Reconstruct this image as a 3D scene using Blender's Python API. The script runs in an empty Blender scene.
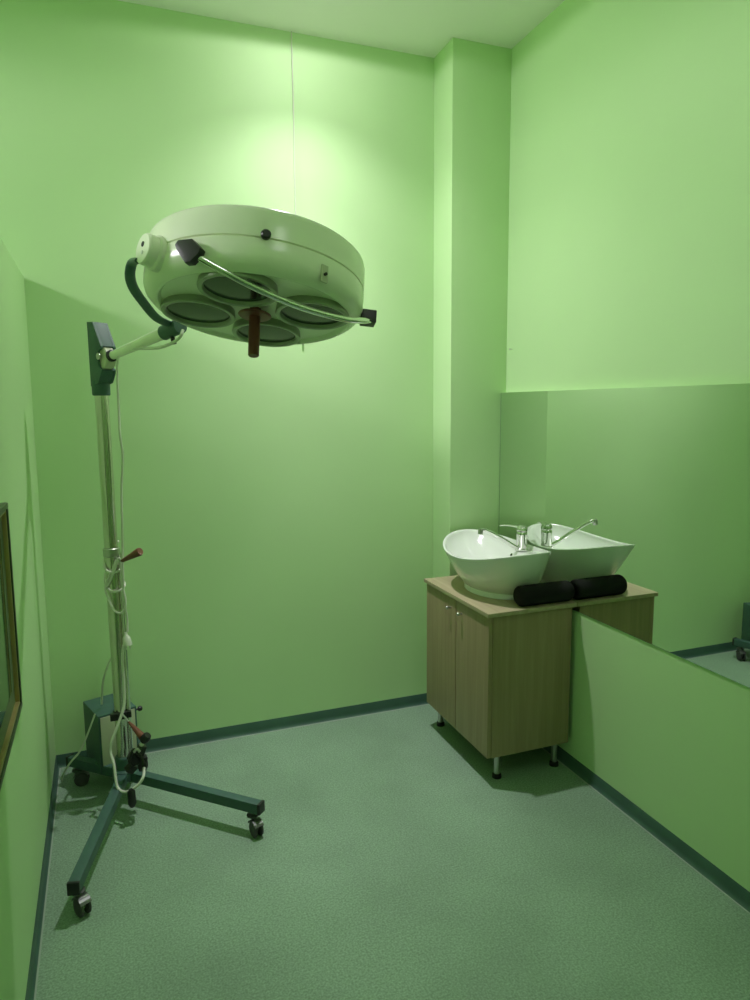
import bpy, bmesh, math, random
from mathutils import Vector, Matrix
from mathutils.bvhtree import BVHTree
random.seed(7)
scn = bpy.context.scene
COL = scn.collection
PI = math.pi

# ------------------------------------------------------------------ camera
FPX = 688.18
YAW, PIT, ROL = 0.3556, 0.1376, -0.0091
CAM = Vector((-1.6805, -3.0149, 1.5))
FW = Vector((math.sin(YAW) * math.cos(PIT), math.cos(YAW) * math.cos(PIT), -math.sin(PIT)))
_r = Vector((math.cos(YAW), -math.sin(YAW), 0))
_u = _r.cross(FW)
RT = math.cos(ROL) * _r + math.sin(ROL) * _u
UP = -math.sin(ROL) * _r + math.cos(ROL) * _u
cd = bpy.data.cameras.new('camera')
cam = bpy.data.objects.new('camera', cd)
COL.objects.link(cam)
cam.matrix_world = Matrix(((RT.x, UP.x, -FW.x, CAM.x), (RT.y, UP.y, -FW.y, CAM.y), (RT.z, UP.z, -FW.z, CAM.z), (0, 0, 0, 1)))
cd.sensor_fit = 'VERTICAL'
cd.sensor_height = 24.0
cd.lens = FPX / 1000.0 * 24.0
cd.clip_start = 0.02
scn.camera = cam

# ------------------------------------------------------------------ world, exposure, light quality
w = bpy.data.worlds.new('World'); scn.world = w
w.use_nodes = True
w.node_tree.nodes['Background'].inputs[0].default_value = (0.02, 0.03, 0.02, 1)
w.node_tree.nodes['Background'].inputs[1].default_value = 0.05
vs = scn.view_settings
vs.view_transform = 'Standard'; vs.look = 'None'; vs.gamma = 1.0; vs.use_curve_mapping = False
vs.exposure = 0.0
scn.cycles.max_bounces = 12
scn.cycles.diffuse_bounces = 8
scn.cycles.glossy_bounces = 6
scn.cycles.use_denoising = True
scn.cycles.caustics_reflective = True
scn.cycles.blur_glossy = 0.0

LAMP_W = 88.0            # main ceiling downlight: bright core of the beam, watts
SPILL_W, SCATTER_W = 70.0, 10.0   # its softer spill and scatter
SIDE_W = 300.0           # downlight in the bay beyond the low wall
FILL_W = 12.7           # dim fill light added behind the camera, out of view
HC = 3.034               # ceiling height
LAMP = Vector((-0.90, -0.43, HC - 0.026))
SIDE = Vector((-4.3, -0.85, HC - 0.026))
FILL = Vector((-0.90, -2.90, HC - 0.026))

def spot(name, loc, watts, size, blend, rad, col):
    l = bpy.data.lights.new(name, 'SPOT'); l.energy = watts; l.spot_size = math.radians(size); l.spot_blend = blend
    l.shadow_soft_size = rad; l.color = col
    o = bpy.data.objects.new(name, l); COL.objects.link(o); o.location = loc
    return o
LC = (1.02, 0.965, 1.04)
spot('downlight_beam', LAMP, LAMP_W, 74, 1.0, 0.03, LC)
spot('downlight_spill', LAMP, SPILL_W, 120, 1.0, 0.03, LC)
spot('downlight_scatter', LAMP, SCATTER_W, 179, 0.1, 0.03, LC)
spot('side_downlight_beam', SIDE, SIDE_W, 179, 0.1, 0.28, LC)
spot('added_fill_light', FILL, FILL_W, 179, 0.1, 0.25, LC)  # added fill to brighten the near side of the lamp head

# ------------------------------------------------------------------ materials
def mat(name, col, rough=0.5, metal=0.0, spec=0.5, noise=None, bump=None, coat=0.0):
    """noise=(scale, amount, detail): value variation; bump=(scale, strength, distance)"""
    m = bpy.data.materials.new(name); m.use_nodes = True
    nt = m.node_tree; b = nt.nodes['Principled BSDF']
    b.inputs['Base Color'].default_value = (*col, 1); b.inputs['Roughness'].default_value = rough
    b.inputs['Metallic'].default_value = metal; b.inputs['Specular IOR Level'].default_value = spec
    b.inputs['Coat Weight'].default_value = coat
    tc = nt.nodes.new('ShaderNodeTexCoord')
    if noise:
        n = nt.nodes.new('ShaderNodeTexNoise'); n.inputs['Scale'].default_value = noise[0]; n.inputs['Detail'].default_value = noise[2]
        nt.links.new(tc.outputs['Object'], n.inputs['Vector'])
        r = nt.nodes.new('ShaderNodeMapRange'); r.inputs[1].default_value = 0.25; r.inputs[2].default_value = 0.75
        r.inputs[3].default_value = 1 - noise[1]; r.inputs[4].default_value = 1 + noise[1]
        nt.links.new(n.outputs['Fac'], r.inputs[0])
        mx = nt.nodes.new('ShaderNodeVectorMath'); mx.operation = 'SCALE'; mx.inputs[0].default_value = col
        nt.links.new(r.outputs[0], mx.inputs['Scale']); nt.links.new(mx.outputs[0], b.inputs['Base Color'])
    if bump:
        n2 = nt.nodes.new('ShaderNodeTexNoise'); n2.inputs['Scale'].default_value = bump[0]; n2.inputs['Detail'].default_value = 3
        nt.links.new(tc.outputs['Object'], n2.inputs['Vector'])
        bp = nt.nodes.new('ShaderNodeBump'); bp.inputs['Strength'].default_value = bump[1]; bp.inputs['Distance'].default_value = bump[2]
        nt.links.new(n2.outputs['Fac'], bp.inputs['Height']); nt.links.new(bp.outputs[0], b.inputs['Normal'])
    return m

def floor_material():
    m = bpy.data.materials.new('grey_vinyl'); m.use_nodes = True
    nt = m.node_tree; b = nt.nodes['Principled BSDF']; b.inputs['Roughness'].default_value = 0.6
    b.inputs['Specular IOR Level'].default_value = 0.3
    tc = nt.nodes.new('ShaderNodeTexCoord')
    n = nt.nodes.new('ShaderNodeTexNoise'); n.inputs['Scale'].default_value = 170; n.inputs['Detail'].default_value = 4
    n2 = nt.nodes.new('ShaderNodeTexNoise'); n2.inputs['Scale'].default_value = 2.2; n2.inputs['Detail'].default_value = 3
    v = nt.nodes.new('ShaderNodeTexVoronoi'); v.inputs['Scale'].default_value = 240
    for k in (n, n2, v): nt.links.new(tc.outputs['Object'], k.inputs['Vector'])
    cr = nt.nodes.new('ShaderNodeValToRGB')
    e = cr.color_ramp.elements
    e[0].position = 0.32; e[0].color = (0.160, 0.250, 0.165, 1)
    e[1].position = 0.68; e[1].color = (0.280, 0.415, 0.290, 1)
    nt.links.new(n.outputs['Fac'], cr.inputs[0])
    cr2 = nt.nodes.new('ShaderNodeValToRGB'); e = cr2.color_ramp.elements
    e[0].position = 0.35; e[0].color = (0.88, 0.88, 0.88, 1); e[1].position = 0.65; e[1].color = (1.06, 1.06, 1.06, 1)
    nt.links.new(n2.outputs['Fac'], cr2.inputs[0])
    mx = nt.nodes.new('ShaderNodeMix'); mx.data_type = 'RGBA'; mx.blend_type = 'MULTIPLY'; mx.inputs[0].default_value = 1
    nt.links.new(cr.outputs[0], mx.inputs[6]); nt.links.new(cr2.outputs[0], mx.inputs[7])
    nt.links.new(mx.outputs[2], b.inputs['Base Color'])
    bp = nt.nodes.new('ShaderNodeBump'); bp.inputs['Strength'].default_value = 0.15; bp.inputs['Distance'].default_value = 0.002
    nt.links.new(v.outputs['Distance'], bp.inputs['Height']); nt.links.new(bp.outputs[0], b.inputs['Normal'])
    return m

def wood_material(name, a, c, axis):
    m = bpy.data.materials.new(name); m.use_nodes = True
    nt = m.node_tree; b = nt.nodes['Principled BSDF']; b.inputs['Roughness'].default_value = 0.45
    b.inputs['Specular IOR Level'].default_value = 0.35
    tc = nt.nodes.new('ShaderNodeTexCoord'); mp = nt.nodes.new('ShaderNodeMapping')
    sc = [55, 55, 55]; sc[axis] = 2.2
    mp.inputs['Scale'].default_value = sc
    nt.links.new(tc.outputs['Object'], mp.inputs['Vector'])
    n = nt.nodes.new('ShaderNodeTexNoise'); n.inputs['Scale'].default_value = 1.0; n.inputs['Detail'].default_value = 5; n.inputs['Roughness'].default_value = 0.6
    n.inputs['Distortion'].default_value = 0.4
    nt.links.new(mp.outputs[0], n.inputs['Vector'])
    cr = nt.nodes.new('ShaderNodeValToRGB'); e = cr.color_ramp.elements
    e[0].position = 0.3; e[0].color = (*a, 1); e[1].position = 0.72; e[1].color = (*c, 1)
    nt.links.new(n.outputs['Fac'], cr.inputs[0]); nt.links.new(cr.outputs[0], b.inputs['Base Color'])
    return m

GREEN = (0.55, 0.76, 0.415)
M = dict(
    wall=mat('green_wall_paint', GREEN, 0.55, 0, 0.25, (1.6, 0.025, 3), (90, 0.06, 0.002)),
    ceiling=mat('white_ceiling_paint', (0.95, 0.91, 0.92), 0.8, 0, 0.2, None, (60, 0.05, 0.002)),
    floor=floor_material(),
    base=mat('teal_vinyl_skirting', (0.052, 0.115, 0.085), 0.45, 0, 0.4, (9, 0.1, 2)),
    weld=mat('pale_weld_seam', (0.30, 0.37, 0.30), 0.6, 0, 0.2),
    mirror=mat('silvered_glass', (0.80, 0.86, 0.79), 0.012, 1.0),
    glass_edge=mat('mirror_edge', (0.35, 0.55, 0.40), 0.15, 0.6),
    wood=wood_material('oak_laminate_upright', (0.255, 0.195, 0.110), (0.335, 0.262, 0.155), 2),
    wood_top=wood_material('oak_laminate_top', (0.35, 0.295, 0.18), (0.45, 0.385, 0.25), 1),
    wood_edge=mat('oak_edge_banding', (0.30, 0.225, 0.135), 0.5, 0, 0.3),
    dark=mat('black_plastic', (0.012, 0.013, 0.013), 0.4, 0, 0.5),
    hole=mat('dark_recess', (0.008, 0.009, 0.008), 0.7),
    ceramic=mat('white_glazed_ceramic', (0.80, 0.81, 0.79), 0.12, 0, 0.5, coat=0.3),
    chrome=mat('polished_chrome', (0.78, 0.78, 0.76), 0.10, 1.0),
    pole=mat('worn_chrome_tube', (0.62, 0.60, 0.55), 0.17, 1.0),
    steel=mat('brushed_steel', (0.52, 0.52, 0.50), 0.32, 1.0),
    neoprene=mat('black_cloth', (0.010, 0.011, 0.010), 0.85, 0, 0.2, None, (140, 0.3, 0.003)),
    cream=mat('cream_enamel', (0.86, 0.88, 0.74), 0.22, 0, 0.5, (5, 0.02, 2)),
    cream2=mat('cream_panel', (0.52, 0.54, 0.40), 0.4, 0, 0.4),
    teal=mat('teal_enamel', (0.048, 0.112, 0.092), 0.5, 0, 0.5, (30, 0.08, 3)),
    lens=mat('dark_green_glass', (0.020, 0.034, 0.026), 0.16, 0, 0.45),
    rim=mat('lens_rim_enamel', (0.30, 0.33, 0.26), 0.28, 0.3),
    grip=mat('dark_red_handle', (0.19, 0.055, 0.042), 0.4, 0, 0.4),
    brown=mat('red_brown_bakelite', (0.17, 0.055, 0.035), 0.35, 0, 0.5),
    cable=mat('white_pvc_cable', (0.62, 0.64, 0.55), 0.4, 0, 0.4),
    gunmetal=mat('dull_gunmetal', (0.16, 0.17, 0.16), 0.4, 0.8),
    rubber=mat('grey_rubber', (0.06, 0.06, 0.06), 0.6),
    gold=mat('gilt_moulding', (0.46, 0.36, 0.16), 0.35, 0.5),
    frame=mat('dark_green_frame', (0.035, 0.050, 0.030), 0.35, 0, 0.5),
    mat_olive=mat('olive_mount', (0.10, 0.13, 0.06), 0.6),
    bulb=None,
)
bm_ = bpy.data.materials.new('lit_diffuser'); bm_.use_nodes = True
_b = bm_.node_tree.nodes['Principled BSDF']; _b.inputs['Base Color'].default_value = (0.9, 0.9, 0.85, 1)
_b.inputs['Emission Color'].default_value = (1, 1, 0.92, 1); _b.inputs['Emission Strength'].default_value = 45
M['bulb'] = bm_

def picture_material():
    m = bpy.data.materials.new('dim_landscape_print'); m.use_nodes = True
    nt = m.node_tree; b = nt.nodes['Principled BSDF']; b.inputs['Roughness'].default_value = 0.08
    tc = nt.nodes.new('ShaderNodeTexCoord'); mp = nt.nodes.new('ShaderNodeMapping')
    mp.inputs['Scale'].default_value = (4, 4, 9)
    n = nt.nodes.new('ShaderNodeTexNoise'); n.inputs['Scale'].default_value = 1.0; n.inputs['Detail'].default_value = 4; n.inputs['Distortion'].default_value = 1.2
    nt.links.new(tc.outputs['Object'], mp.inputs['Vector']); nt.links.new(mp.outputs[0], n.inputs['Vector'])
    cr = nt.nodes.new('ShaderNodeValToRGB'); e = cr.color_ramp.elements
    e[0].position = 0.35; e[0].color = (0.02, 0.045, 0.02, 1); e[1].position = 0.75; e[1].color = (0.10, 0.15, 0.07, 1)
    nt.links.new(n.outputs['Fac'], cr.inputs[0]); nt.links.new(cr.outputs[0], b.inputs['Base Color'])
    return m
M['print'] = picture_material()

# ------------------------------------------------------------------ mesh helpers (all in world coordinates)
def V(*a): return Vector(a)

def add_hull(bm, bot, top):
    """prism from two equal rings of points"""
    a = [bm.verts.new(p) for p in bot]; b = [bm.verts.new(p) for p in top]
    n = len(a)
    for i in range(n): bm.faces.new((a[i], a[(i + 1) % n], b[(i + 1) % n], b[i]))
    bm.faces.new(a[::-1]); bm.faces.new(b)
    return a + b

def add_box(bm, lo, hi, bev=0.0, seg=2):
    lo, hi = Vector(lo), Vector(hi)
    r = [V(lo.x, lo.y, 0), V(hi.x, lo.y, 0), V(hi.x, hi.y, 0), V(lo.x, hi.y, 0)]
    t = bmesh.new()
    add_hull(t, [V(p.x, p.y, lo.z) for p in r], [V(p.x, p.y, hi.z) for p in r])
    if bev: bmesh.ops.bevel(t, geom=t.edges[:], offset=bev, segments=seg, affect='EDGES', profile=0.7)
    merge(bm, t)

def merge(bm, t, mtx=None):
    me = bpy.data.meshes.new('tmp'); t.to_mesh(me); t.free()
    if mtx: me.transform(mtx)
    bm.from_mesh(me); bpy.data.meshes.remove(me)

def add_prism(bm, ring, vec, bev=0.0):
    t = bmesh.new(); vec = Vector(vec)
    add_hull(t, ring, [Vector(p) + vec for p in ring])
    bmesh.ops.recalc_face_normals(t, faces=t.faces[:])
    if bev: bmesh.ops.bevel(t, geom=t.edges[:], offset=bev, segments=2, affect='EDGES', profile=0.7)
    merge(bm, t)

def add_bar(bm, a, b, wd, ht, bev=0.004, up=(0, 0, 1)):
    """rectangular bar between two centre points"""
    a, b = Vector(a), Vector(b); d = (b - a).normalized(); s = d.cross(Vector(up)).normalized(); u = s.cross(d)
    ring = [a + s * wd / 2 * i + u * ht / 2 * j for i, j in ((-1, -1), (1, -1), (1, 1), (-1, 1))]
    add_prism(bm, ring, b - a, bev)

def frames(pts):
    out = []; n = len(pts); prev = None
    for i in range(n):
        t = (pts[min(i + 1, n - 1)] - pts[max(i - 1, 0)]).normalized()
        if prev is None:
            a = V(0, 0, 1) if abs(t.z) < 0.9 else V(1, 0, 0)
            s = t.cross(a).normalized()
        else:
            s = (prev - t * prev.dot(t)).normalized()
        prev = s; out.append((t, s, t.cross(s)))
    return out

def smooth_path(pts, sub=8):
    pts = [Vector(p) for p in pts]
    if len(pts) < 3: return pts
    out = []
    P = [2 * pts[0] - pts[1]] + pts + [2 * pts[-1] - pts[-2]]
    for i in range(1, len(P) - 2):
        p0, p1, p2, p3 = P[i - 1:i + 3]
        for k in range(sub):
            t = k / sub
            out.append(0.5 * ((2 * p1) + (p2 - p0) * t + (2 * p0 - 5 * p1 + 4 * p2 - p3) * t * t + (3 * p1 - p0 - 3 * p2 + p3) * t ** 3))
    out.append(pts[-1]); return out

def add_tube(bm, pts, r, seg=12, sub=8, flat=1.0):
    pts = smooth_path(pts, sub) if sub else [Vector(p) for p in pts]
    n = len(pts)
    rr = r if callable(r) else (lambda t: r)
    rings = []
    for i, (p, (t, s, b)) in enumerate(zip(pts, frames(pts))):
        q = rr(i / (n - 1))
        rings.append([bm.verts.new(p + q * (math.cos(2 * PI * k / seg) * s + flat * math.sin(2 * PI * k / seg) * b)) for k in range(seg)])
    for a, b in zip(rings, rings[1:]):
        for k in range(seg): bm.faces.new((a[k], a[(k + 1) % seg], b[(k + 1) % seg], b[k]))
    bm.faces.new(rings[0][::-1]); bm.faces.new(rings[-1])

def add_lathe(bm, prof, seg=32, mtx=None, close=True):
    """prof: (radius, height) from one end to the other; axis +Z, then mtx"""
    t = bmesh.new(); rings = []
    for r, h in prof:
        if r < 1e-6: rings.append([t.verts.new((0, 0, h))])
        else: rings.append([t.verts.new((r * math.cos(2 * PI * k / seg), r * math.sin(2 * PI * k / seg), h)) for k in range(seg)])
    for a, b in zip(rings, rings[1:]):
        for k in range(seg):
            k2 = (k + 1) % seg
            f = [a[k % len(a)], a[k2 % len(a)], b[k2 % len(b)], b[k % len(b)]]
            f = list(dict.fromkeys(f))
            if len(f) > 2: t.faces.new(f)
    if close:
        if len(rings[0]) > 1: t.faces.new(rings[0][::-1])
        if len(rings[-1]) > 1: t.faces.new(rings[-1])
    bmesh.ops.recalc_face_normals(t, faces=t.faces[:])
    merge(bm, t, mtx)

def axis_mtx(origin, z, x=None):
    z = Vector(z).normalized()
    x = Vector(x) if x is not None else (V(1, 0, 0) if abs(z.x) < 0.8 else V(0, 1, 0))
    y = z.cross(x).normalized(); x = y.cross(z).normalized(); o = Vector(origin)
    return Matrix(((x.x, y.x, z.x, o.x), (x.y, y.y, z.y, o.y), (x.z, y.z, z.z, o.z), (0, 0, 0, 1)))

def origin_of(o):
    v = Vector((0, 0, 0))
    while o is not None: v = v + o.location; o = o.parent
    return v

def obj(name, bm, m, parent=None, loc=None, angle=35, recalc=True):
    """link the bmesh (world coordinates) as ONE mesh object"""
    if recalc: bmesh.ops.recalc_face_normals(bm, faces=bm.faces[:])
    me = bpy.data.meshes.new(name); bm.to_mesh(me); bm.free()
    for p in me.polygons: p.use_smooth = True
    me.set_sharp_from_angle(angle=math.radians(angle))
    for k in (m if isinstance(m, (list, tuple)) else [m]): me.materials.append(k)
    o = bpy.data.objects.new(name, me); COL.objects.link(o)
    if parent is not None:
        o.parent = parent; base = origin_of(parent)
    else:
        base = Vector(loc) if loc is not None else Vector((0, 0, 0)); o.location = base
    me.transform(Matrix.Translation(-base))
    return o

def struct(name, bm, m, **k):
    o = obj(name, bm, m, **k); o['kind'] = 'structure'; return o

def tag(o, label, cat, group=None):
    o['label'] = label; o['category'] = cat
    if group: o['group'] = group
    return o

def thing(name, label, cat, loc, group=None):
    o = bpy.data.objects.new(name, None); COL.objects.link(o); o.location = loc; o.empty_display_size = 0.05
    return tag(o, label, cat, group)

def look(px):
    return FW + (px[0] - 375) / FPX * RT - (px[1] - 500) / FPX * UP
def at_depth(px, d): return CAM + look(px) * d
def at_z(px, z):
    d = look(px); return CAM + d * ((z - CAM.z) / d.z)

# ------------------------------------------------------------------ the room
XL, YF = -5.6, -4.6        # far left outer wall, wall behind
T = 0.12
bm = bmesh.new(); add_box(bm, (XL - T, YF - T, -0.1), (T, T, 0)); struct('floor', bm, M['floor'])
bm = bmesh.new(); add_box(bm, (XL - T, YF - T, HC), (T, T, HC + 0.1)); struct('ceiling', bm, M['ceiling'])
bm = bmesh.new(); add_box(bm, (XL - T, 0, 0), (T, T, HC)); struct('wall_back', bm, M['wall'])
bm = bmesh.new(); add_box(bm, (0.026, YF, 0), (T, 0, HC)); struct('wall_right', bm, M['wall'])
bm = bmesh.new(); add_box(bm, (XL - T, YF - T, 0), (T, YF, HC)); struct('wall_front', bm, M['wall'])
bm = bmesh.new(); add_box(bm, (XL - T, YF, 0), (XL, 0, HC)); struct('wall_far_left', bm, M['wall'])
# low wall on the left: leans in slightly, does not reach the ceiling
SKEW = 0.0204        # the low wall is not quite parallel to the right wall
PX0, PX1, PZ = -2.0, -1.982, 1.992
bm = bmesh.new()
add_prism(bm, [V(PX0, 0, 0), V(PX1, 0, PZ), V(PX1 - 0.08, 0, PZ), V(PX0 - 0.11, 0, 0)], (-SKEW * YF, YF, 0), 0.002)
struct('wall_left', bm, M['wall'])
def part_x(z, y=0.0): return PX0 + (PX1 - PX0) * z / PZ - SKEW * y
# boxed column in the far right corner
CX, CY = -0.2604, -0.1863
bm = bmesh.new(); add_box(bm, (CX, CY, 0), (0.027, -0.0005, HC), 0.003); struct('trim_1', bm, M['wall'])
# the lower right wall is boxed out a little; the mirror hangs on it
MZ0, MZ1 = 0.674, 1.551
bm = bmesh.new(); add_box(bm, (0.003, YF, 0), (0.027, CY, MZ1), 0.001); struct('trim_2', bm, M['wall'])

HB = 0.055
def skirting(name, a, b, n):
    """coved vinyl skirting along a-b, n points into the room"""
    a, b, n = Vector(a), Vector(b), Vector(n)
    prof = [(0.0, 0.0), (0.012, 0.0), (0.012, 0.002), (0.0075, 0.006), (0.0045, 0.012), (0.003, 0.02), (0.003, HB - 0.003), (0.0015, HB), (0, HB)]
    bm = bmesh.new()
    add_prism(bm, [a + n * x + V(0, 0, z) for x, z in prof], b - a)
    for f in bm.faces: f.material_index = 0
    k = len(bm.faces); bm.faces.ensure_lookup_table()
    add_prism(bm, [a + n * x + V(0, 0, z) for x, z in [(0.0118, 0), (0.0165, 0), (0.0165, 0.0012), (0.0118, 0.0022)]], b - a)
    bm.faces.ensure_lookup_table()
    for f in bm.faces[k:]: f.material_index = 1
    struct(name, bm, [M['base'], M['weld']])
skirting('baseboard_back', (PX0, 0, 0), (CX, 0, 0), (0, -1, 0))
skirting('baseboard_right', (0.003, CY, 0), (0.003, YF, 0), (-1, 0, 0))
skirting('baseboard_left', (PX0 - SKEW * YF, YF, 0), (PX0, 0, 0), (1, 0, 0))
skirting('baseboard_column', (CX, CY, 0), (0, CY, 0), (0, -1, 0))
skirting('baseboard_column_side', (CX, 0, 0), (CX, CY, 0), (-1, 0, 0))

# ------------------------------------------------------------------ mirror
mir = thing('wall_mirror', 'wide frameless mirror on the right wall reflecting the sink', 'mirror', (0.003, -1.7, MZ0))
bm = bmesh.new(); add_box(bm, (-0.0018, -3.3, MZ0 + 0.002), (0.0026, CY - 0.004, MZ1 - 0.001)); obj('mirror_glass', bm, M['mirror'], mir)
bm = bmesh.new()
add_box(bm, (-0.0020, -3.3, MZ0 + 0.0008), (0.0026, CY - 0.002, MZ0 + 0.002), 0.0003)
add_box(bm, (-0.0020, CY - 0.004, MZ0 + 0.002), (0.0026, CY - 0.002, MZ1 - 0.001), 0.0004)
obj('polished_edge', bm, M['glass_edge'], mir)

# ------------------------------------------------------------------ ceiling downlights
def downlight(label, p):
    t = thing('ceiling_downlight', label, 'ceiling light', (p.x, p.y, HC))
    bm = bmesh.new(); add_lathe(bm, [(0.040, 0), (0.058, 0), (0.058, -0.004), (0.050, -0.008), (0.040, -0.006), (0.040, 0)], 40, Matrix.Translation((p.x, p.y, HC)), False)
    obj('trim_ring', bm, M['ceramic'], t)
    bm = bmesh.new(); add_lathe(bm, [(0, -0.0005), (0.0395, -0.0005), (0.0395, -0.010), (0.030, -0.019), (0.016, -0.0225), (0, -0.0235)], 32, Matrix.Translation((p.x, p.y, HC)))
    obj('diffuser', bm, M['bulb'], t)
downlight('round recessed downlight in the ceiling just before the back wall', LAMP)
downlight('round recessed downlight in the ceiling beyond the low left wall', SIDE)
downlight('fixture of an added fill light in the ceiling behind the camera', FILL)  # made-up fixture for the added fill light, out of view

# ------------------------------------------------------------------ sink cabinet
KX0, KX1, KY0, KY1, KZ = -0.4065, -0.012, -0.803, -0.218, 0.711
KB = 0.120
cab = thing('sink_cabinet', 'oak laminate two-door cabinet on short metal legs under the white basin', 'cabinet', (-0.21, -0.51, 0))
bm = bmesh.new()
add_box(bm, (-0.3785, KY0 + 0.010, KB), (-0.020, KY0 + 0.026, KZ - 0.017), 0.0008)      # near side
add_box(bm, (-0.3785, KY1 - 0.026, KB), (-0.020, KY1 - 0.010, KZ - 0.017), 0.0008)      # far side
add_box(bm, (-0.3775, KY0 + 0.026, KB), (-0.020, KY1 - 0.026, KB + 0.016), 0.0008)      # bottom
add_box(bm, (-0.050, KY0 + 0.026, KB + 0.016), (-0.040, KY1 - 0.026, KZ - 0.017))      # back
add_box(bm, (-0.3775, KY0 + 0.026, KZ - 0.08), (-0.3615, KY1 - 0.026, KZ - 0.017))       # front rail
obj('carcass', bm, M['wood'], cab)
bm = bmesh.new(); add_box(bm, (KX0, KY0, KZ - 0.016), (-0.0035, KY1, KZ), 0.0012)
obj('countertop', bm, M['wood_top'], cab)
ymid = -0.520
for (a, b), ky in (((KY0 + 0.011, ymid - 0.0025), ymid - 0.050), ((ymid + 0.0025, KY1 - 0.011), ymid + 0.050)):
    bm = bmesh.new(); add_box(bm, (-0.3970, a, KB + 0.002), (-0.3800, b, KZ - 0.0185), 0.001)
    d = obj('door', bm, M['wood'], cab)
    bm = bmesh.new()
    add_lathe(bm, [(0.004, 0), (0.004, 0.012), (0.0075, 0.014), (0.0078, 0.018), (0.006, 0.021), (0, 0.022)], 20, axis_mtx((-0.3969, ky, 0.645), (-1, 0, 0)))
    obj('knob', bm, M['steel'], d)
for x, y in ((-0.318, -0.735), (-0.048, -0.740), (-0.330, -0.240), (-0.048, -0.240)):
    bm = bmesh.new(); add_lathe(bm, [(0.022, KB), (0.022, KB - 0.004), (0.0125, KB - 0.005), (0.0125, 0.018), (0, 0.018)], 24, Matrix.Translation((x, y, 0)))
    l = obj('leg', bm, M['steel'], cab)
    bm = bmesh.new(); add_lathe(bm, [(0.0115, 0.018), (0.0185, 0.014), (0.0195, 0.0), (0, 0.0)], 24, Matrix.Translation((x, y, 0)))
    obj('foot', bm, M['dark'], l)

# ------------------------------------------------------------------ basin
SCX, SCY, SRX, SRY = -0.211, -0.51, 0.1995, 0.288
def rim_z(th): return 0.8795 + 0.047 * math.sin(th) ** 2 + 0.006 * max(0, -math.cos(th))
bas = thing('vessel_basin', 'white ceramic vessel basin with wavy rim on the oak cabinet', 'basin', (SCX, SCY, KZ))
bm = bmesh.new(); N = 72
def rl(cx, cy, rx, ry, z):     # ring; z number or function of angle (0 = front, -X side)
    return [bm.verts.new((cx - rx * math.cos(t), cy + ry * math.sin(t), z(t) if callable(z) else z)) for t in (2 * PI * k / N for k in range(N))]
rings = []
FX, FY, FRX, FRY = -0.178, -0.50, 0.142, 0.180
rings.append(rl(FX, FY, FRX * 0.9, FRY * 0.9, KZ + 0.0005))
rings.append(rl(FX, FY, FRX, FRY, KZ + 0.0005))
rings.append(rl(FX, FY, FRX, FRY, KZ + 0.018))
rings.append(rl(FX, FY, FRX - 0.003, FRY - 0.003, KZ + 0.022))
for s in (0.0, 0.08, 0.2, 0.35, 0.52, 0.70, 0.86, 0.96, 1.0):   # outer wall, bulging
    k = s ** 0.78
    base_z = KZ + 0.024
    rx = FRX + 0.002 + (SRX - FRX - 0.002) * k; ry = FRY + 0.002 + (SRY - FRY - 0.002) * k
    cx = FX + (SCX - FX) * k; cy = FY + (SCY - FY) * k
    rings.append(rl(cx, cy, rx, ry, (lambda t, s=s: base_z + (rim_z(t) - 0.003 - base_z) * s)))
rings.append(rl(SCX, SCY, SRX - 0.001, SRY - 0.001, lambda t: rim_z(t) - 0.0008))
rings.append(rl(SCX, SCY, SRX - 0.004, SRY - 0.004, rim_z))
rings.append(rl(SCX, SCY, SRX - 0.009, SRY - 0.009, lambda t: rim_z(t) - 0.0005))
def deckish(t): return max(0.0, -math.cos(t)) ** 1.2
# inner wall: steep at the front and sides, a tap ledge at the mirror side
ICX, ICY = -0.225, -0.51
for s in (0.05, 0.12, 0.2, 0.3, 0.4, 0.5, 0.58, 0.66, 0.72, 0.79, 0.86, 0.93):
    k = s ** 1.7
    rx = (SRX - 0.012) * (1 - k) + 0.05 * k; ry = (SRY - 0.012) * (1 - k) + 0.06 * k
    cx = SCX * (1 - k) + ICX * k
    ring = []
    for q in range(N):
        t = 2 * PI * q / N
        z0 = rim_z(t) - 0.002; zb = 0.775
        dk = deckish(t)
        ss = max(0.0, s - 0.66 * dk) / (1 - 0.66 * dk)
        z = z0 + (zb - z0) * ss - 0.018 * dk * min(1.0, s / 0.10)
        ring.append(bm.verts.new((cx - rx * math.cos(t), ICY + ry * math.sin(t), z)))
    rings.append(ring)
for a, b in zip(rings, rings[1:]):
    for q in range(N): bm.faces.new((a[q], a[(q + 1) % N], b[(q + 1) % N], b[q]))
bm.faces.new(rings[0][::-1]); bm.faces.new(rings[-1])
bmesh.ops.recalc_face_normals(bm, faces=bm.faces[:]); bm.normal_update()
tree = BVHTree.FromBMesh(bm)
body = obj('bowl', bm, M['ceramic'], bas, angle=60)
bm = bmesh.new(); add_lathe(bm, [(0.021, 0), (0.021, 0.003), (0.015, 0.004), (0.013, 0.001), (0, 0.001)], 24, Matrix.Translation((ICX, ICY, 0.7755)))
obj('drain', bm, M['chrome'], bas)
OV, OVN = tree.ray_cast(CAM, look((511.5, 555)).normalized())[:2]      # the overflow sits on the inner wall
if OVN.dot(look((511.5, 555))) > 0: OVN = -OVN
bm = bmesh.new(); add_lathe(bm, [(0.0085, -0.001), (0.0085, 0.0015), (0.006, 0.0018), (0.0055, -0.001)], 20, axis_mtx(OV, OVN), False)
ov = obj('overflow_ring', bm, M['chrome'], bas)
bm = bmesh.new(); add_lathe(bm, [(0, 0.0008), (0.006, 0.0008), (0.006, -0.001), (0, -0.001)], 20, axis_mtx(OV, OVN))
obj('overflow_hole', bm, M['hole'], ov)

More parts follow.
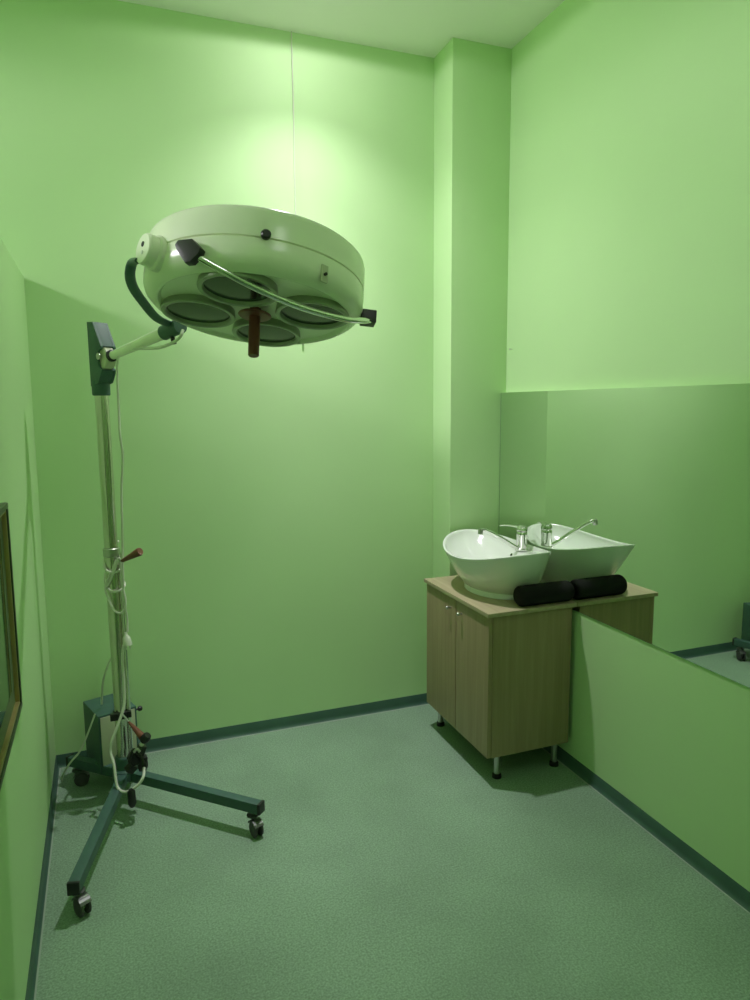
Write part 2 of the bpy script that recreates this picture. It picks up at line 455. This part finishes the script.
# ------------------------------------------------------------------ mixer tap
TX, TY, TZ = -0.066, -0.488, 0.867
seat = []
for k in range(24):
    for rr in (0.0, 0.014, 0.028):
        h = tree.ray_cast(V(TX + rr * math.cos(k * PI / 12), TY + rr * math.sin(k * PI / 12), 1.1), V(0, 0, -1))[0]
        if h is not None: seat.append(h.z)
TZ = max(seat) + 0.0026
tap = thing('mixer_tap', 'chrome single-lever mixer tap with long spout on the basin ledge', 'tap', (TX, TY, TZ))
bm = bmesh.new()
add_lathe(bm, [(0.027, -0.002), (0.028, 0.004), (0.0245, 0.008), (0.0235, 0.02), (0.0225, 0.050), (0.0235, 0.066), (0.0235, 0.074), (0.020, 0.080), (0, 0.082)], 32, axis_mtx((TX, TY, TZ), (0.02, 0, 1)))
obj('tap_body', bm, M['chrome'], tap)
bm = bmesh.new()
add_tube(bm, [(TX - 0.012, TY - 0.004, TZ + 0.011), (-0.105, -0.498, 0.889), (-0.180, -0.512, 0.934), (-0.252, -0.523, 0.972), (-0.275, -0.526, 0.980), (-0.288, -0.528, 0.979)], lambda t: 0.0088 - 0.0012 * t, 14)
sp = obj('spout', bm, M['chrome'], tap)
bm = bmesh.new(); add_lathe(bm, [(0, 0.008), (0.0095, 0.007), (0.0105, 0.003), (0.0105, -0.014), (0.0085, -0.016), (0, -0.015)], 20, axis_mtx((-0.289, -0.528, 0.978), (0.15, 0, 1)))
obj('aerator', bm, M['steel'], sp)
bm = bmesh.new()
add_lathe(bm, [(0.0205, -0.004), (0.0245, 0.0), (0.0245, 0.010), (0.018, 0.022), (0, 0.026)], 28, axis_mtx((TX + 0.001, TY, TZ + 0.083), (0.15, 0.1, 1)))
add_tube(bm, [(TX + 0.004, TY + 0.002, TZ + 0.094), (TX - 0.006, TY + 0.026, TZ + 0.099), (TX - 0.020, TY + 0.066, TZ + 0.099), (TX - 0.036, TY + 0.112, TZ + 0.093)], lambda t: 0.018 - 0.008 * t, 14, 8, 0.45)
obj('lever', bm, M['chrome'], tap)

# ------------------------------------------------------------------ black roll on the cabinet edge
bm = bmesh.new()
RY_, RR = -0.7600, 0.0425
prof = [(0, 0.0)] + [(RR - 0.022 + 0.022 * math.sin(a), 0.022 - 0.022 * math.cos(a)) for a in [PI / 2 * i / 6 for i in range(7)]]
L = 0.250
prof += [(RR, L * f) for f in (0.3, 0.5, 0.7)] + [(r, L - h) for r, h in prof[::-1]]
add_lathe(bm, prof, 40, axis_mtx((-0.256, RY_, KZ + RR + 0.0005), (1, 0.0, 0)))
for v in bm.verts:
    v.co.z = KZ + 0.0005 + max(0.0, v.co.z - KZ - 0.0005) * 0.97
tag(obj('cloth_roll', bm, M['neoprene'], None, (-0.12, RY_, KZ)), 'black rolled cloth lying on the cabinet edge in front of the basin', 'roll')

# ------------------------------------------------------------------ cord on the back wall
c = thing('pull_cord', 'thin white cord hanging down the back wall behind the lamp head', 'cord', (-0.913, 0, HC))
bm = bmesh.new()
add_tube(bm, [(-0.913, -0.004, HC - 0.0005), (-0.912, -0.004, 2.7), (-0.9135, -0.0035, 2.45), (-0.912, -0.004, 2.2), (-0.900, -0.006, 1.95), (-0.893, -0.005, 1.785)], 0.0028, 8)
obj('cord', bm, M['cable'], c)
bm = bmesh.new(); add_lathe(bm, [(0.0025, 0.016), (0.0045, 0.010), (0.005, -0.006), (0.004, -0.010), (0, -0.010)], 16, Matrix.Translation((-0.893, -0.007, 1.775)))
obj('pull_knob', bm, M['cable'], c)
bm = bmesh.new(); add_lathe(bm, [(0.0015, -0.001), (0.0015, 0.012), (0.004, 0.0125), (0.004, 0.014), (0, 0.015)], 12, axis_mtx((0.0262, -0.235, 1.745), (-1, 0, 0)))
tag(obj('nail', bm, M['steel'], None, (0.0262, -0.235, 1.745)), 'small nail in the upper right wall beside the column', 'nail')

# ------------------------------------------------------------------ framed picture on the low left wall
pf = thing('framed_picture', 'dark framed picture with gilt inner line on the left wall', 'picture', (part_x(0.93, -1.39), -1.39, 0.93))
FY0, FY1, FZ0, FZ1 = -1.80, -1.105, 0.735, 1.268
def slab(bm, y0, y1, z0, z1, d0, d1, bev=0.0):
    ring = [V(part_x(z, y) + d0, y, z) for y, z in ((y0, z0), (y1, z0), (y1, z1), (y0, z1))]
    add_prism(bm, ring, (d1 - d0, 0, 0), bev)
def frame_ring(bm, inset, wd, d0, d1, bev):
    y0, y1, z0, z1 = FY0 + inset, FY1 - inset, FZ0 + inset, FZ1 - inset
    slab(bm, y0, y1, z0, z0 + wd, d0, d1, bev); slab(bm, y0, y1, z1 - wd, z1, d0, d1, bev)
    slab(bm, y0, y0 + wd, z0 + wd, z1 - wd, d0, d1, bev); slab(bm, y1 - wd, y1, z0 + wd, z1 - wd, d0, d1, bev)
bm = bmesh.new(); frame_ring(bm, 0, 0.014, 0.001, 0.020, 0.004); obj('frame', bm, M['frame'], pf)
bm = bmesh.new(); frame_ring(bm, 0.0135, 0.008, 0.001, 0.016, 0.002); obj('gilt_line', bm, M['gold'], pf)
bm = bmesh.new(); frame_ring(bm, 0.021, 0.045, 0.001, 0.006, 0.0); obj('mount', bm, M['mat_olive'], pf)
bm = bmesh.new(); slab(bm, FY0 + 0.0655, FY1 - 0.0655, FZ0 + 0.0655, FZ1 - 0.0655, 0.001, 0.0055); obj('print', bm, M['print'], pf)

# ------------------------------------------------------------------ mobile surgical lamp
PXY = V(-1.727, -0.345, 0)
lamp = thing('surgical_lamp', 'cream multi-lens surgical lamp on a chrome pole with teal wheeled base', 'surgical lamp', PXY)
def P(z, dx=0, dy=0): return V(PXY.x + dx, PXY.y + dy, z)
# --- base
bm = bmesh.new()
add_lathe(bm, [(0.0, 0.078), (0.040, 0.078), (0.046, 0.082), (0.046, 0.122), (0.041, 0.127), (0.034, 0.128), (0.033, 0.172), (0.030, 0.176), (0, 0.176)], 32, Matrix.Translation((PXY.x, PXY.y, 0)))
hub = obj('base_hub', bm, M['teal'], lamp)
ZL = 0.101
WH = [(V(*at_z((74, 887.5), ZL)), 1), (V(*at_z((260, 807.5), ZL)), 1), (V(-1.930, -0.160, ZL), 1), (V(-1.660, -0.098, ZL), 1)]
for k, (e, wp) in enumerate(WH):
    d = (e - P(ZL)).normalized()
    bm = bmesh.new(); add_bar(bm, P(ZL) + d * 0.036, e, 0.034, 0.038, 0.004)
    leg = obj('base_leg', bm, M['teal'], lamp)
    bm = bmesh.new(); add_bar(bm, e - d * 0.002, e + d * 0.009, 0.036, 0.040, 0.003)
    obj('end_cap', bm, M['dark'], leg)
    # caster: swivel fork and wheel
    wp = e - d * 0.032; wp.z = 0
    side = d.cross(V(0, 0, 1)); sw = (side * 0.8 + d * (0.6 if k != 1 else -0.3)).normalized()
    roll = sw.cross(V(0, 0, 1)).normalized()
    if k < 2:                                                # swivelled as the photo shows
        roll = at_z(((83, 914), (257, 836))[k], 0) - wp; roll.z = 0; off = min(roll.length, 0.026); roll.normalize(); sw = V(0, 0, 1).cross(roll)
    else: off = 0.014
    wc = wp + roll * off + V(0, 0, 0.0275)
    bm = bmesh.new()
    add_lathe(bm, [(0.010, 0.0815), (0.010, 0.070), (0.021, 0.068), (0.021, 0.064), (0, 0.064)], 20, Matrix.Translation((wp.x, wp.y, 0)))
    for s in (-1, 1):
        o_ = wc + sw * (0.0035 * s)
        top_ = V(wp.x, wp.y, 0.066) + sw * (0.0035 * s)
        add_prism(bm, [top_ - roll * 0.018, top_ + roll * 0.018, wc + sw * (0.0035 * s) + roll * 0.016 + V(0, 0, 0.004), o_ + roll * 0.004 - V(0, 0, 0.010), o_ - roll * 0.008 - V(0, 0, 0.006)], sw * -0.003 * s, 0.0)
    # curved hood over the twin wheels
    arc = []
    for q in range(9):
        a = math.radians(35 + 125 * q / 8); arc.append(wc + roll * (0.0315 * math.cos(a)) + V(0, 0, 0.0315 * math.sin(a)))
    for qa, qb in zip(arc, arc[1:]):
        ring = [qa - sw * 0.017, qa + sw * 0.017, qb + sw * 0.017, qb - sw * 0.017]
        add_prism(bm, ring, ((qa + qb) / 2 - wc).normalized() * 0.002, 0.0)
    cs = obj('caster_fork', bm, M['gunmetal'], leg)
    for s in (-1, 1):
        bm = bmesh.new(); add_lathe(bm, [(0, -0.0065), (0.012, -0.0065), (0.023, -0.0055), (0.0275, -0.003), (0.0275, 0.003), (0.023, 0.0055), (0.012, 0.0065), (0, 0.0065)], 28, axis_mtx(wc + sw * (0.0115 * s), sw))
        obj('wheel', bm, M['rubber'], leg)
# --- pole: outer and inner chrome tubes
bm = bmesh.new(); add_lathe(bm, [(0.0255, 0.170), (0.0255, 0.980), (0.0245, 0.986), (0.0, 0.986)], 28, Matrix.Translation(P(0))); obj('outer_pole', bm, M['pole'], lamp)
bm = bmesh.new(); add_lathe(bm, [(0.0235, 0.980), (0.0235, 1.56), (0, 1.56)], 28, Matrix.Translation(P(0))); obj('inner_pole', bm, M['pole'], lamp)
# slim rail that stands beside the lower pole
bm = bmesh.new(); add_tube(bm, [P(0.17, 0.029, -0.016), P(0.97, 0.029, -0.016)], 0.0055, 12, 0); obj('guide_rod', bm, M['chrome'], lamp)
bm = bmesh.new(); add_lathe(bm, [(0.0255, 0.955), (0.029, 0.957), (0.029, 0.985), (0.0245, 0.988)], 28, Matrix.Translation(P(0)), False)
cl = obj('height_clamp', bm, M['steel'], lamp)
a0, a1 = at_depth((122, 561), 2.50), at_depth((140, 551.5), 2.46)
bm = bmesh.new(); add_tube(bm, [P(0.957), a0 + (a0 - P(0.957)) * 0.1 + V(0, 0, 0.0)], 0.005, 10, 0); obj('lever_stem', bm, M['steel'], cl)
bm = bmesh.new()
dd = (a1 - a0)
add_lathe(bm, [(0, 0), (0.006, 0.0), (0.010, dd.length * 0.4), (0.0155, dd.length * 0.97), (0.013, dd.length * 1.02), (0, dd.length * 1.02)], 20, axis_mtx(a0 + dd * 0.0, dd)); obj('lever_grip', bm, M['brown'], cl)
# --- bracket at the pole top; the arm swings out towards the room
JX = at_depth((166, 332), 2.16)                       # where the arm meets the yoke
ZT = 1.797
AH = V(JX.x - PXY.x, JX.y - PXY.y, 0).normalized()    # horizontal arm direction
SH = AH.cross(V(0, 0, 1)).normalized()
def bp(s, z, o=0.0): return P(ZT + z) + AH * (s + 0.015) + SH * o
bm = bmesh.new()
add_prism(bm, [bp(s, z, -0.020) for s, z in ((-0.034, 0), (-0.014, 0.0), (-0.014, -0.215), (-0.034, -0.215))], SH * 0.040, 0.003)        # back web
for o in (-0.028, 0.019):
    add_prism(bm, [bp(s, z, o) for s, z in ((-0.034, 0), (0.004, -0.003), (0.052, -0.088), (0.052, -0.096), (0.030, -0.104), (0.024, -0.130), (0.030, -0.158), (0.048, -0.168), (0.048, -0.172), (0.020, -0.212), (-0.034, -0.224))], SH * 0.009, 0.002)
add_prism(bm, [bp(s, z, -0.022) for s, z in ((-0.030, 0.0), (0.004, -0.003), (0.051, -0.088), (0.045, -0.092), (0.000, -0.013), (-0.030, -0.010))], SH * 0.044, 0.002)      # sloping top
add_prism(bm, [bp(s, z, -0.022) for s, z in ((-0.030, -0.214), (0.019, -0.210), (0.047, -0.170), (0.041, -0.166), (0.015, -0.198), (-0.030, -0.204))], SH * 0.044, 0.002)   # sloping underside
add_lathe(bm, [(0, -0.205), (0.031, -0.205), (0.031, -0.252), (0.028, -0.256), (0, -0.256)], 28, Matrix.Translation(P(ZT)))
br = obj('pole_bracket', bm, M['teal'], lamp)
for o, sgn in ((-0.028, -1), (0.028, 1)):
    bm = bmesh.new(); add_lathe(bm, [(0.012, 0), (0.012, 0.003), (0.009, 0.005), (0, 0.005)], 20, axis_mtx(bp(0.034, -0.122, o), SH * sgn)); obj('pivot_bolt', bm, M['steel'], br)
HC_ = bp(0.030, -0.128)
bm = bmesh.new(); add_lathe(bm, [(0, -0.0185), (0.036, -0.0185), (0.040, -0.015), (0.040, 0.015), (0.036, 0.0185), (0, 0.0185)], 32, axis_mtx(HC_, SH))
obj('pivot_hub', bm, M['cream2'], br)
# --- arm
AD = (JX - HC_).normalized()
bm = bmesh.new(); add_tube(bm, [HC_ + AD * 0.03, JX], lambda t: 0.0145 + 0.005 * t, 20, 0)
arm = obj('arm_tube', bm, M['cream'], lamp)
bm = bmesh.new(); q = HC_ + AD * 0.042
add_lathe(bm, [(0.014, -0.005), (0.0205, -0.003), (0.0205, 0.008), (0.015, 0.010)], 24, axis_mtx(q, AD), False)
obj('arm_clamp', bm, M['dark'], arm)

# --- lamp head frame: E1 right along the tilt, E2 away, NN up the axis
DC, R_ = at_depth((257, 286.7), 1.82), 0.283
vv = look((257, 286.7)).normalized()
r2 = (RT - vv * RT.dot(vv)).normalized(); u2 = r2.cross(vv)
k_ = 0.129
mm = (k_ * r2 + u2).normalized()
NN = (0.380 * vv + math.sqrt(1 - 0.380 ** 2) * mm).normalized()
E1 = (r2 - NN * r2.dot(NN)).normalized()
E2 = NN.cross(E1)
HM = Matrix(((E1.x, E2.x, NN.x, DC.x), (E1.y, E2.y, NN.y, DC.y), (E1.z, E2.z, NN.z, DC.z), (0, 0, 0, 1)))
SM = HM @ Matrix.Scale(R_, 4)
def H(ang, r, h):
    a = math.radians(ang); return SM @ V(r * math.cos(a), r * math.sin(a), h)
def Hdir(ang): a = math.radians(ang); return (E1 * math.cos(a) + E2 * math.sin(a))
bm = bmesh.new()
add_lathe(bm, [(0, 0.325), (0.5, 0.315), (0.88, 0.285), (0.965, 0.268), (0.99, 0.245), (0.997, 0.215), (1.0, 0.10), (1.0, 0.007), (0.982, 0.0), (0.982, -0.004), (0, -0.004)], 96, SM)
top = obj('upper_shell', bm, M['cream'], lamp)
bm = bmesh.new()
add_lathe(bm, [(0, -0.005), (0.982, -0.005), (1.0, -0.010), (1.003, -0.07), (1.0, -0.140), (0.985, -0.185), (0.955, -0.218), (0.91, -0.248), (0.885, -0.258), (0.868, -0.254), (0.855, -0.238), (0.84, -0.222), (0.6, -0.214), (0, -0.21)], 96, SM)
low = obj('lower_shell', bm, M['cream'], lamp)
for k, a in enumerate((79, 165, 256, 346)):
    c0 = H(a, 0.545, 0)
    lm = axis_mtx(c0, -NN)
    s = R_
    bm = bmesh.new(); add_lathe(bm, [(0.332 * s, 0.20 * s), (0.342 * s, 0.270 * s), (0.336 * s, 0.283 * s), (0.316 * s, 0.286 * s), (0.300 * s, 0.280 * s), (0.290 * s, 0.258 * s), (0.288 * s, 0.20 * s)], 56, lm, False)
    rm = obj('lens_ring', bm, M['rim'], low)
    bm = bmesh.new(); add_lathe(bm, [(0, 0.258 * s), (0.15 * s, 0.256 * s), (0.2885 * s, 0.250 * s), (0.2885 * s, 0.23 * s), (0, 0.23 * s)], 56, lm)
    obj('lens', bm, M['lens'], low)
# handle in the middle
bm = bmesh.new(); s = R_
ax = axis_mtx(DC, -NN)
add_lathe(bm, [(0.05 * s, 0.20 * s), (0.06 * s, 0.262 * s), (0.148 * s, 0.268 * s), (0.155 * s, 0.278 * s), (0.14 * s, 0.290 * s), (0.06 * s, 0.294 * s), (0, 0.294 * s)], 32, ax)
obj('handle_collar', bm, M['grip'], low)
bm = bmesh.new()
hb = H(0, 0, -0.288); he = at_depth((253.5, 356), 1.79)
add_lathe(bm, [(0, 0), (0.0150, 0), (0.0152, 0.05), (0.0142, (he - hb).length - 0.002), (0.0125, (he - hb).length), (0, (he - hb).length)], 24, axis_mtx(hb, he - hb))
obj('sterile_handle', bm, M['grip'], lamp)
# small fittings on the shell
bm = bmesh.new(); add_lathe(bm, [(0.006, -0.002), (0.011, 0.0), (0.0115, 0.008), (0.008, 0.012), (0, 0.012)], 20, axis_mtx(H(-85, 1.0, 0.018), Hdir(-85)))
obj('shell_latch', bm, M['dark'], top)
A_SW = -55
bm = bmesh.new(); c0 = H(A_SW, 1.0, -0.165); t_ = NN.cross(Hdir(A_SW))
add_prism(bm, [c0 + t_ * x + NN * y for x, y in ((-0.0095, -0.021), (0.0095, -0.021), (0.0095, 0.021), (-0.0095, 0.021))], Hdir(A_SW) * 0.004, 0.001)
sw = obj('switch_plate', bm, M['cream2'], low)
bm = bmesh.new(); add_lathe(bm, [(0.0038, 0.002), (0.0038, 0.010), (0, 0.0105)], 14, axis_mtx(c0 + NN * -0.002, Hdir(A_SW))); obj('switch_button', bm, M['dark'], low)
# left pivot boss with its dark slot
A_P = 216
pc = H(A_P, 0.985, -0.055)
pm = axis_mtx(pc, Hdir(A_P), NN)
bm = bmesh.new(); add_lathe(bm, [(0.042, -0.020), (0.042, 0.010), (0.039, 0.014), (0.037, 0.015), (0.037, 0.036), (0.034, 0.040), (0, 0.040)], 40, pm)
boss = obj('pivot_boss', bm, M['cream'], lamp)
bm = bmesh.new(); add_lathe(bm, [(0.0, 0.0398), (0.0065, 0.0398), (0.0065, 0.0412), (0, 0.0412)], 16, pm @ Matrix.Translation((0.010, 0, 0))); obj('boss_hole', bm, M['hole'], boss)
bm = bmesh.new(); add_lathe(bm, [(0.0, 0.0398), (0.0045, 0.0398), (0.0045, 0.0412), (0, 0.0412)], 16, pm @ Matrix.Translation((-0.010, 0, 0))); obj('boss_screw', bm, M['steel'], boss)
# yoke arm from the boss round the back of the shell down to the arm joint
d0 = 1.88
ypts = [H(A_P - 4, 1.10, -0.13), at_depth((133, 262), 1.80), at_depth((130, 274), 1.84), at_depth((133, 287), 1.89), at_depth((143, 302), 1.96), at_depth((157, 318), 2.05), at_depth((176, 327), 2.14), JX + AD * 0.060]
bm = bmesh.new(); add_tube(bm, ypts, 0.014, 14, 8, 0.55); yk = obj('yoke', bm, M['teal'], lamp)
yd = (JX - at_depth((184, 328), 2.09)).normalized()
bm = bmesh.new(); add_tube(bm, [JX + AD * -0.010, JX + AD * 0.080], 0.0235, 24, 0); obj('arm_socket', bm, M['teal'], lamp)
bm = bmesh.new(); add_lathe(bm, [(0.007, 0.018), (0.007, 0.042), (0.010, 0.044), (0, 0.046)], 14, axis_mtx(JX + AD * 0.03, (0.1, -0.2, -1))); obj('socket_screw', bm, M['dark'], lamp)
# hand rail under the front of the shell
AL, AR = 241, 2
for a, h, wd, n in ((AL, -0.125, 0.030, 0), (AR, -0.175, 0.024, 1)):
    c0 = H(a, 0.995, h); t_ = NN.cross(Hdir(a))
    bm = bmesh.new()
    if n == 0: ring = [c0 + t_ * x + NN * y for x, y in ((-0.034, 0.010), (-0.026, 0.020), (0.012, 0.018), (0.036, -0.006), (0.032, -0.018), (0.012, -0.036), (-0.004, -0.036), (-0.030, 0.000))]
    else: ring = [c0 + t_ * x + NN * y for x, y in ((-0.022, 0.018), (0.022, 0.018), (0.022, -0.016), (-0.022, -0.016))]
    add_prism(bm, ring, Hdir(a) * (0.022 if n == 0 else 0.040), 0.004)
    obj('rail_bracket', bm, M['dark'], lamp)
A0, A1 = H(AL, 1.055, -0.13), H(AR, 1.10, -0.19)
def dep(p): return (p - CAM).dot(FW)
da, db = dep(A0), dep(A1)
rp = [(191, 253), (200, 258), (214, 266), (231, 275), (250, 285), (270, 294.5), (290, 303), (310, 310), (330, 315.5), (348, 319.5), (362, 320.5), (372, 320)]
pts = []
for i, p in enumerate(rp):
    t = i / (len(rp) - 1)
    pts.append(at_depth(p, da + (db - da) * t - 0.075 * math.sin(PI * t) ** 0.8))
bm = bmesh.new(); add_tube(bm, pts, 0.0085, 14, 5); obj('hand_rail', bm, M['chrome'], lamp)

# --- control box on the rear leg
BZ0, BZ1 = 0.092, 0.323
fl, fr, bl = at_z((97.8, 717), BZ1), at_z((136.3, 706), BZ1), at_z((82.4, 699), BZ1)
fl.z = fr.z = bl.z = 0
bu = (fr - fl); bw = bu.length; bu.normalize(); bv = V(-bu.y, bu.x, 0); bd = min((bl - fl).dot(bv), 0.185)
def bx(s, t, z): return fl + bu * s + bv * t + V(0, 0, z)
bm = bmesh.new()
t2 = 0.0025
add_prism(bm, [bx(0, 0, BZ0), bx(bw, 0, BZ0), bx(bw, bd, BZ0), bx(0, bd, BZ0)], (0, 0, BZ1 - BZ0), 0.004)
cb = obj('control_box', bm, M['teal'], lamp)
bm = bmesh.new()
add_prism(bm, [bx(0.008, -0.003, BZ0 + 0.020), bx(bw - 0.008, -0.003, BZ0 + 0.020), bx(bw - 0.008, -0.003, BZ1 - 0.008), bx(0.008, -0.003, BZ1 - 0.008)], bv * 0.004, 0.0008)
obj('front_panel', bm, M['cream2'], cb)
bm = bmesh.new(); add_lathe(bm, [(0.004, 0), (0.004, 0.010), (0.0095, 0.012), (0.010, 0.022), (0.007, 0.026), (0, 0.027)], 18, axis_mtx(bx(bw + 0.0, 0.012, BZ1 - 0.020), bu)); obj('box_knob', bm, M['dark'], cb)

# --- lower clamp on the pole with its red-brown lever
zc = 0.345
bm = bmesh.new(); add_lathe(bm, [(0.0255, zc - 0.014), (0.031, zc - 0.012), (0.031, zc + 0.012), (0.0255, zc + 0.014)], 28, Matrix.Translation(P(0)), False)
add_box(bm, P(zc - 0.013, -0.040, -0.034), P(zc + 0.013, -0.012, -0.014), 0.003)
add_box(bm, P(zc - 0.010, 0.018, -0.030), P(zc + 0.014, 0.036, -0.008), 0.003)
lc = obj('lower_clamp', bm, M['dark'], lamp)
g0, g1 = at_depth((129, 722), 2.56), at_depth((142.5, 737), 2.52)
bm = bmesh.new(); add_tube(bm, [at_depth((123, 715), 2.58), g0], 0.0035, 8, 0); obj('lever_stem', bm, M['steel'], lc)
gd = g1 - g0
bm = bmesh.new(); add_lathe(bm, [(0, 0), (0.0045, 0), (0.0140, gd.length), (0, gd.length + 0.001)], 18, axis_mtx(g0, gd)); obj('lever_grip', bm, M['brown'], lc)
kb = at_depth((145.5, 738), 2.52)
bm = bmesh.new(); add_lathe(bm, [(0, -0.017), (0.014, -0.015), (0.018, -0.004), (0.018, 0.006), (0.013, 0.016), (0, 0.018)], 20, axis_mtx(kb, (0.5, -0.3, 0.7))); obj('clamp_knob', bm, M['dark'], lc)
# bundle of black plugs and adapters hanging by the hub
bm = bmesh.new()
def blob(px, d, sx, sy, sz, rot):
    t = bmesh.new(); add_box(t, (-sx, -sy, -sz), (sx, sy, sz), min(sx, sy, sz) * 0.45, 3)
    merge(bm, t, Matrix.Translation(at_depth(px, d + 0.06)) @ Matrix.Rotation(rot, 4, 'Y') @ Matrix.Rotation(rot * 0.7, 4, 'Z'))
blob((141, 750), 2.49, 0.014, 0.014, 0.020, 0.4); blob((135, 758), 2.50, 0.020, 0.016, 0.024, -0.5); blob((143, 763), 2.50, 0.013, 0.013, 0.028, 0.15)
blob((131, 768), 2.51, 0.018, 0.014, 0.016, 0.8)
add_tube(bm, [at_depth(p, 2.535) for p in ((129, 762), (133, 750), (139, 754), (144, 764))], 0.006, 10)
pb = obj('plug_bundle', bm, M['dark'], lamp)
bm = bmesh.new(); add_tube(bm, [at_depth(p, 2.525) for p in ((134, 752), (137, 749), (140, 752))], 0.005, 10)
add_lathe(bm, [(0.008, 0), (0.008, 0.01), (0, 0.01)], 14, axis_mtx(at_depth((141, 744.5), 2.52), (0.2, -0.6, 0.3)))
obj('metal_collar', bm, M['steel'], pb)

# --- cables
def cable(name, pts, r=0.0042, m='cable', sub=8):
    bm = bmesh.new(); add_tube(bm, pts, r, 10, sub); return obj(name, bm, M[m], lamp)
def D(px, py, d): return at_depth((px, py), d + (0.07 if py > 380 and d < 2.52 else 0.0))
# along the arm underside to the lamp head
cable('arm_cable', [D(118, 356, 2.35), D(127, 350, 2.31), D(141, 348.5, 2.24), D(158, 348, 2.16), D(172, 343, 2.11), D(180, 337, 2.08), D(183, 330, 2.09)], 0.0048)
# hanging down beside the pole
cable('hanging_cable', [D(118, 356, 2.36), D(117, 372, 2.39), D(118.5, 405, 2.35), D(120, 435, 2.36), D(122.5, 455, 2.38), D(121.5, 490, 2.40), D(122, 520, 2.41), D(122.5, 548, 2.43), D(123, 575, 2.44), D(124, 600, 2.46), D(127, 618, 2.48), D(127.5, 632, 2.48)])
# loops wound round the pole
zq = lambda py: 0
wraps = []
for i in range(0, 49):
    t = i / 48; a = 2 * PI * 2.1 * t + 0.9
    z = 0.975 - 0.155 * t + 0.030 * math.sin(a + 0.4)
    rr = 0.033 + 0.004 * math.sin(a * 1.7)
    wraps.append(P(z, 0.004 + rr * math.cos(a), -0.002 + rr * math.sin(a)))
cable('wound_cable', wraps, 0.0042, 'cable', 4)
cable('looped_cable', [D(116, 560, 2.44), D(112.5, 570, 2.44), D(107, 582, 2.45), D(105.5, 590, 2.45), D(109, 600, 2.45), D(114, 610, 2.45), D(120, 613, 2.45), D(124.5, 609, 2.45), D(125.5, 600, 2.45), D(123, 588, 2.45), D(121.5, 572, 2.45), D(119, 558, 2.44), D(114, 572, 2.44), D(107.5, 586, 2.45)])
bm = bmesh.new()
pp = D(126.8, 640, 2.48)
add_lathe(bm, [(0, 0.030), (0.006, 0.030), (0.007, 0.018), (0.0135, 0.010), (0.016, -0.012), (0.0165, -0.020), (0, -0.021)], 20, axis_mtx(pp, (-0.1, 0.1, 1)))
for s in (-0.007, 0.007): add_lathe(bm, [(0.0022, -0.020), (0.0022, -0.036), (0, -0.037)], 10, axis_mtx(pp + V(s, 0, 0), (-0.1, 0.1, 1)))
obj('mains_plug', bm, M['cable'], lamp)
cable('lower_cable', [D(123.5, 645, 2.47), D(122.5, 660, 2.48), D(124, 685, 2.49), D(124, 705, 2.49), D(119, 722, 2.48), D(112, 741, 2.47), D(110.5, 752, 2.47), D(114, 764, 2.46), D(115.5, 777, 2.45), D(118, 788, 2.44), D(124.5, 792, 2.43), D(131, 790, 2.42), D(139, 784, 2.42), D(143.5, 776, 2.43), D(144, 768, 2.47)], 0.0052)
cable('box_cable', [D(112, 657, 2.60), D(106, 670, 2.62), D(102.5, 685, 2.66), D(101.8, 704, 2.715)], 0.0042)
cable('trailing_cable', [D(95, 714, 2.62), D(88, 733, 2.62), D(80, 751, 2.62), D(70, 763, 2.60), D(63, 775, 2.62), D(62, 781, 2.68)], 0.0035)
bm = bmesh.new(); q0, q1 = D(131, 789, 2.41), D(132.5, 806, 2.43)
add_lathe(bm, [(0, 0), (0.006, 0), (0.014, 0.012), (0.0155, (q1 - q0).length * 0.8), (0.010, (q1 - q0).length), (0, (q1 - q0).length)], 18, axis_mtx(q0, q1 - q0))
obj('black_plug', bm, M['dark'], lamp)
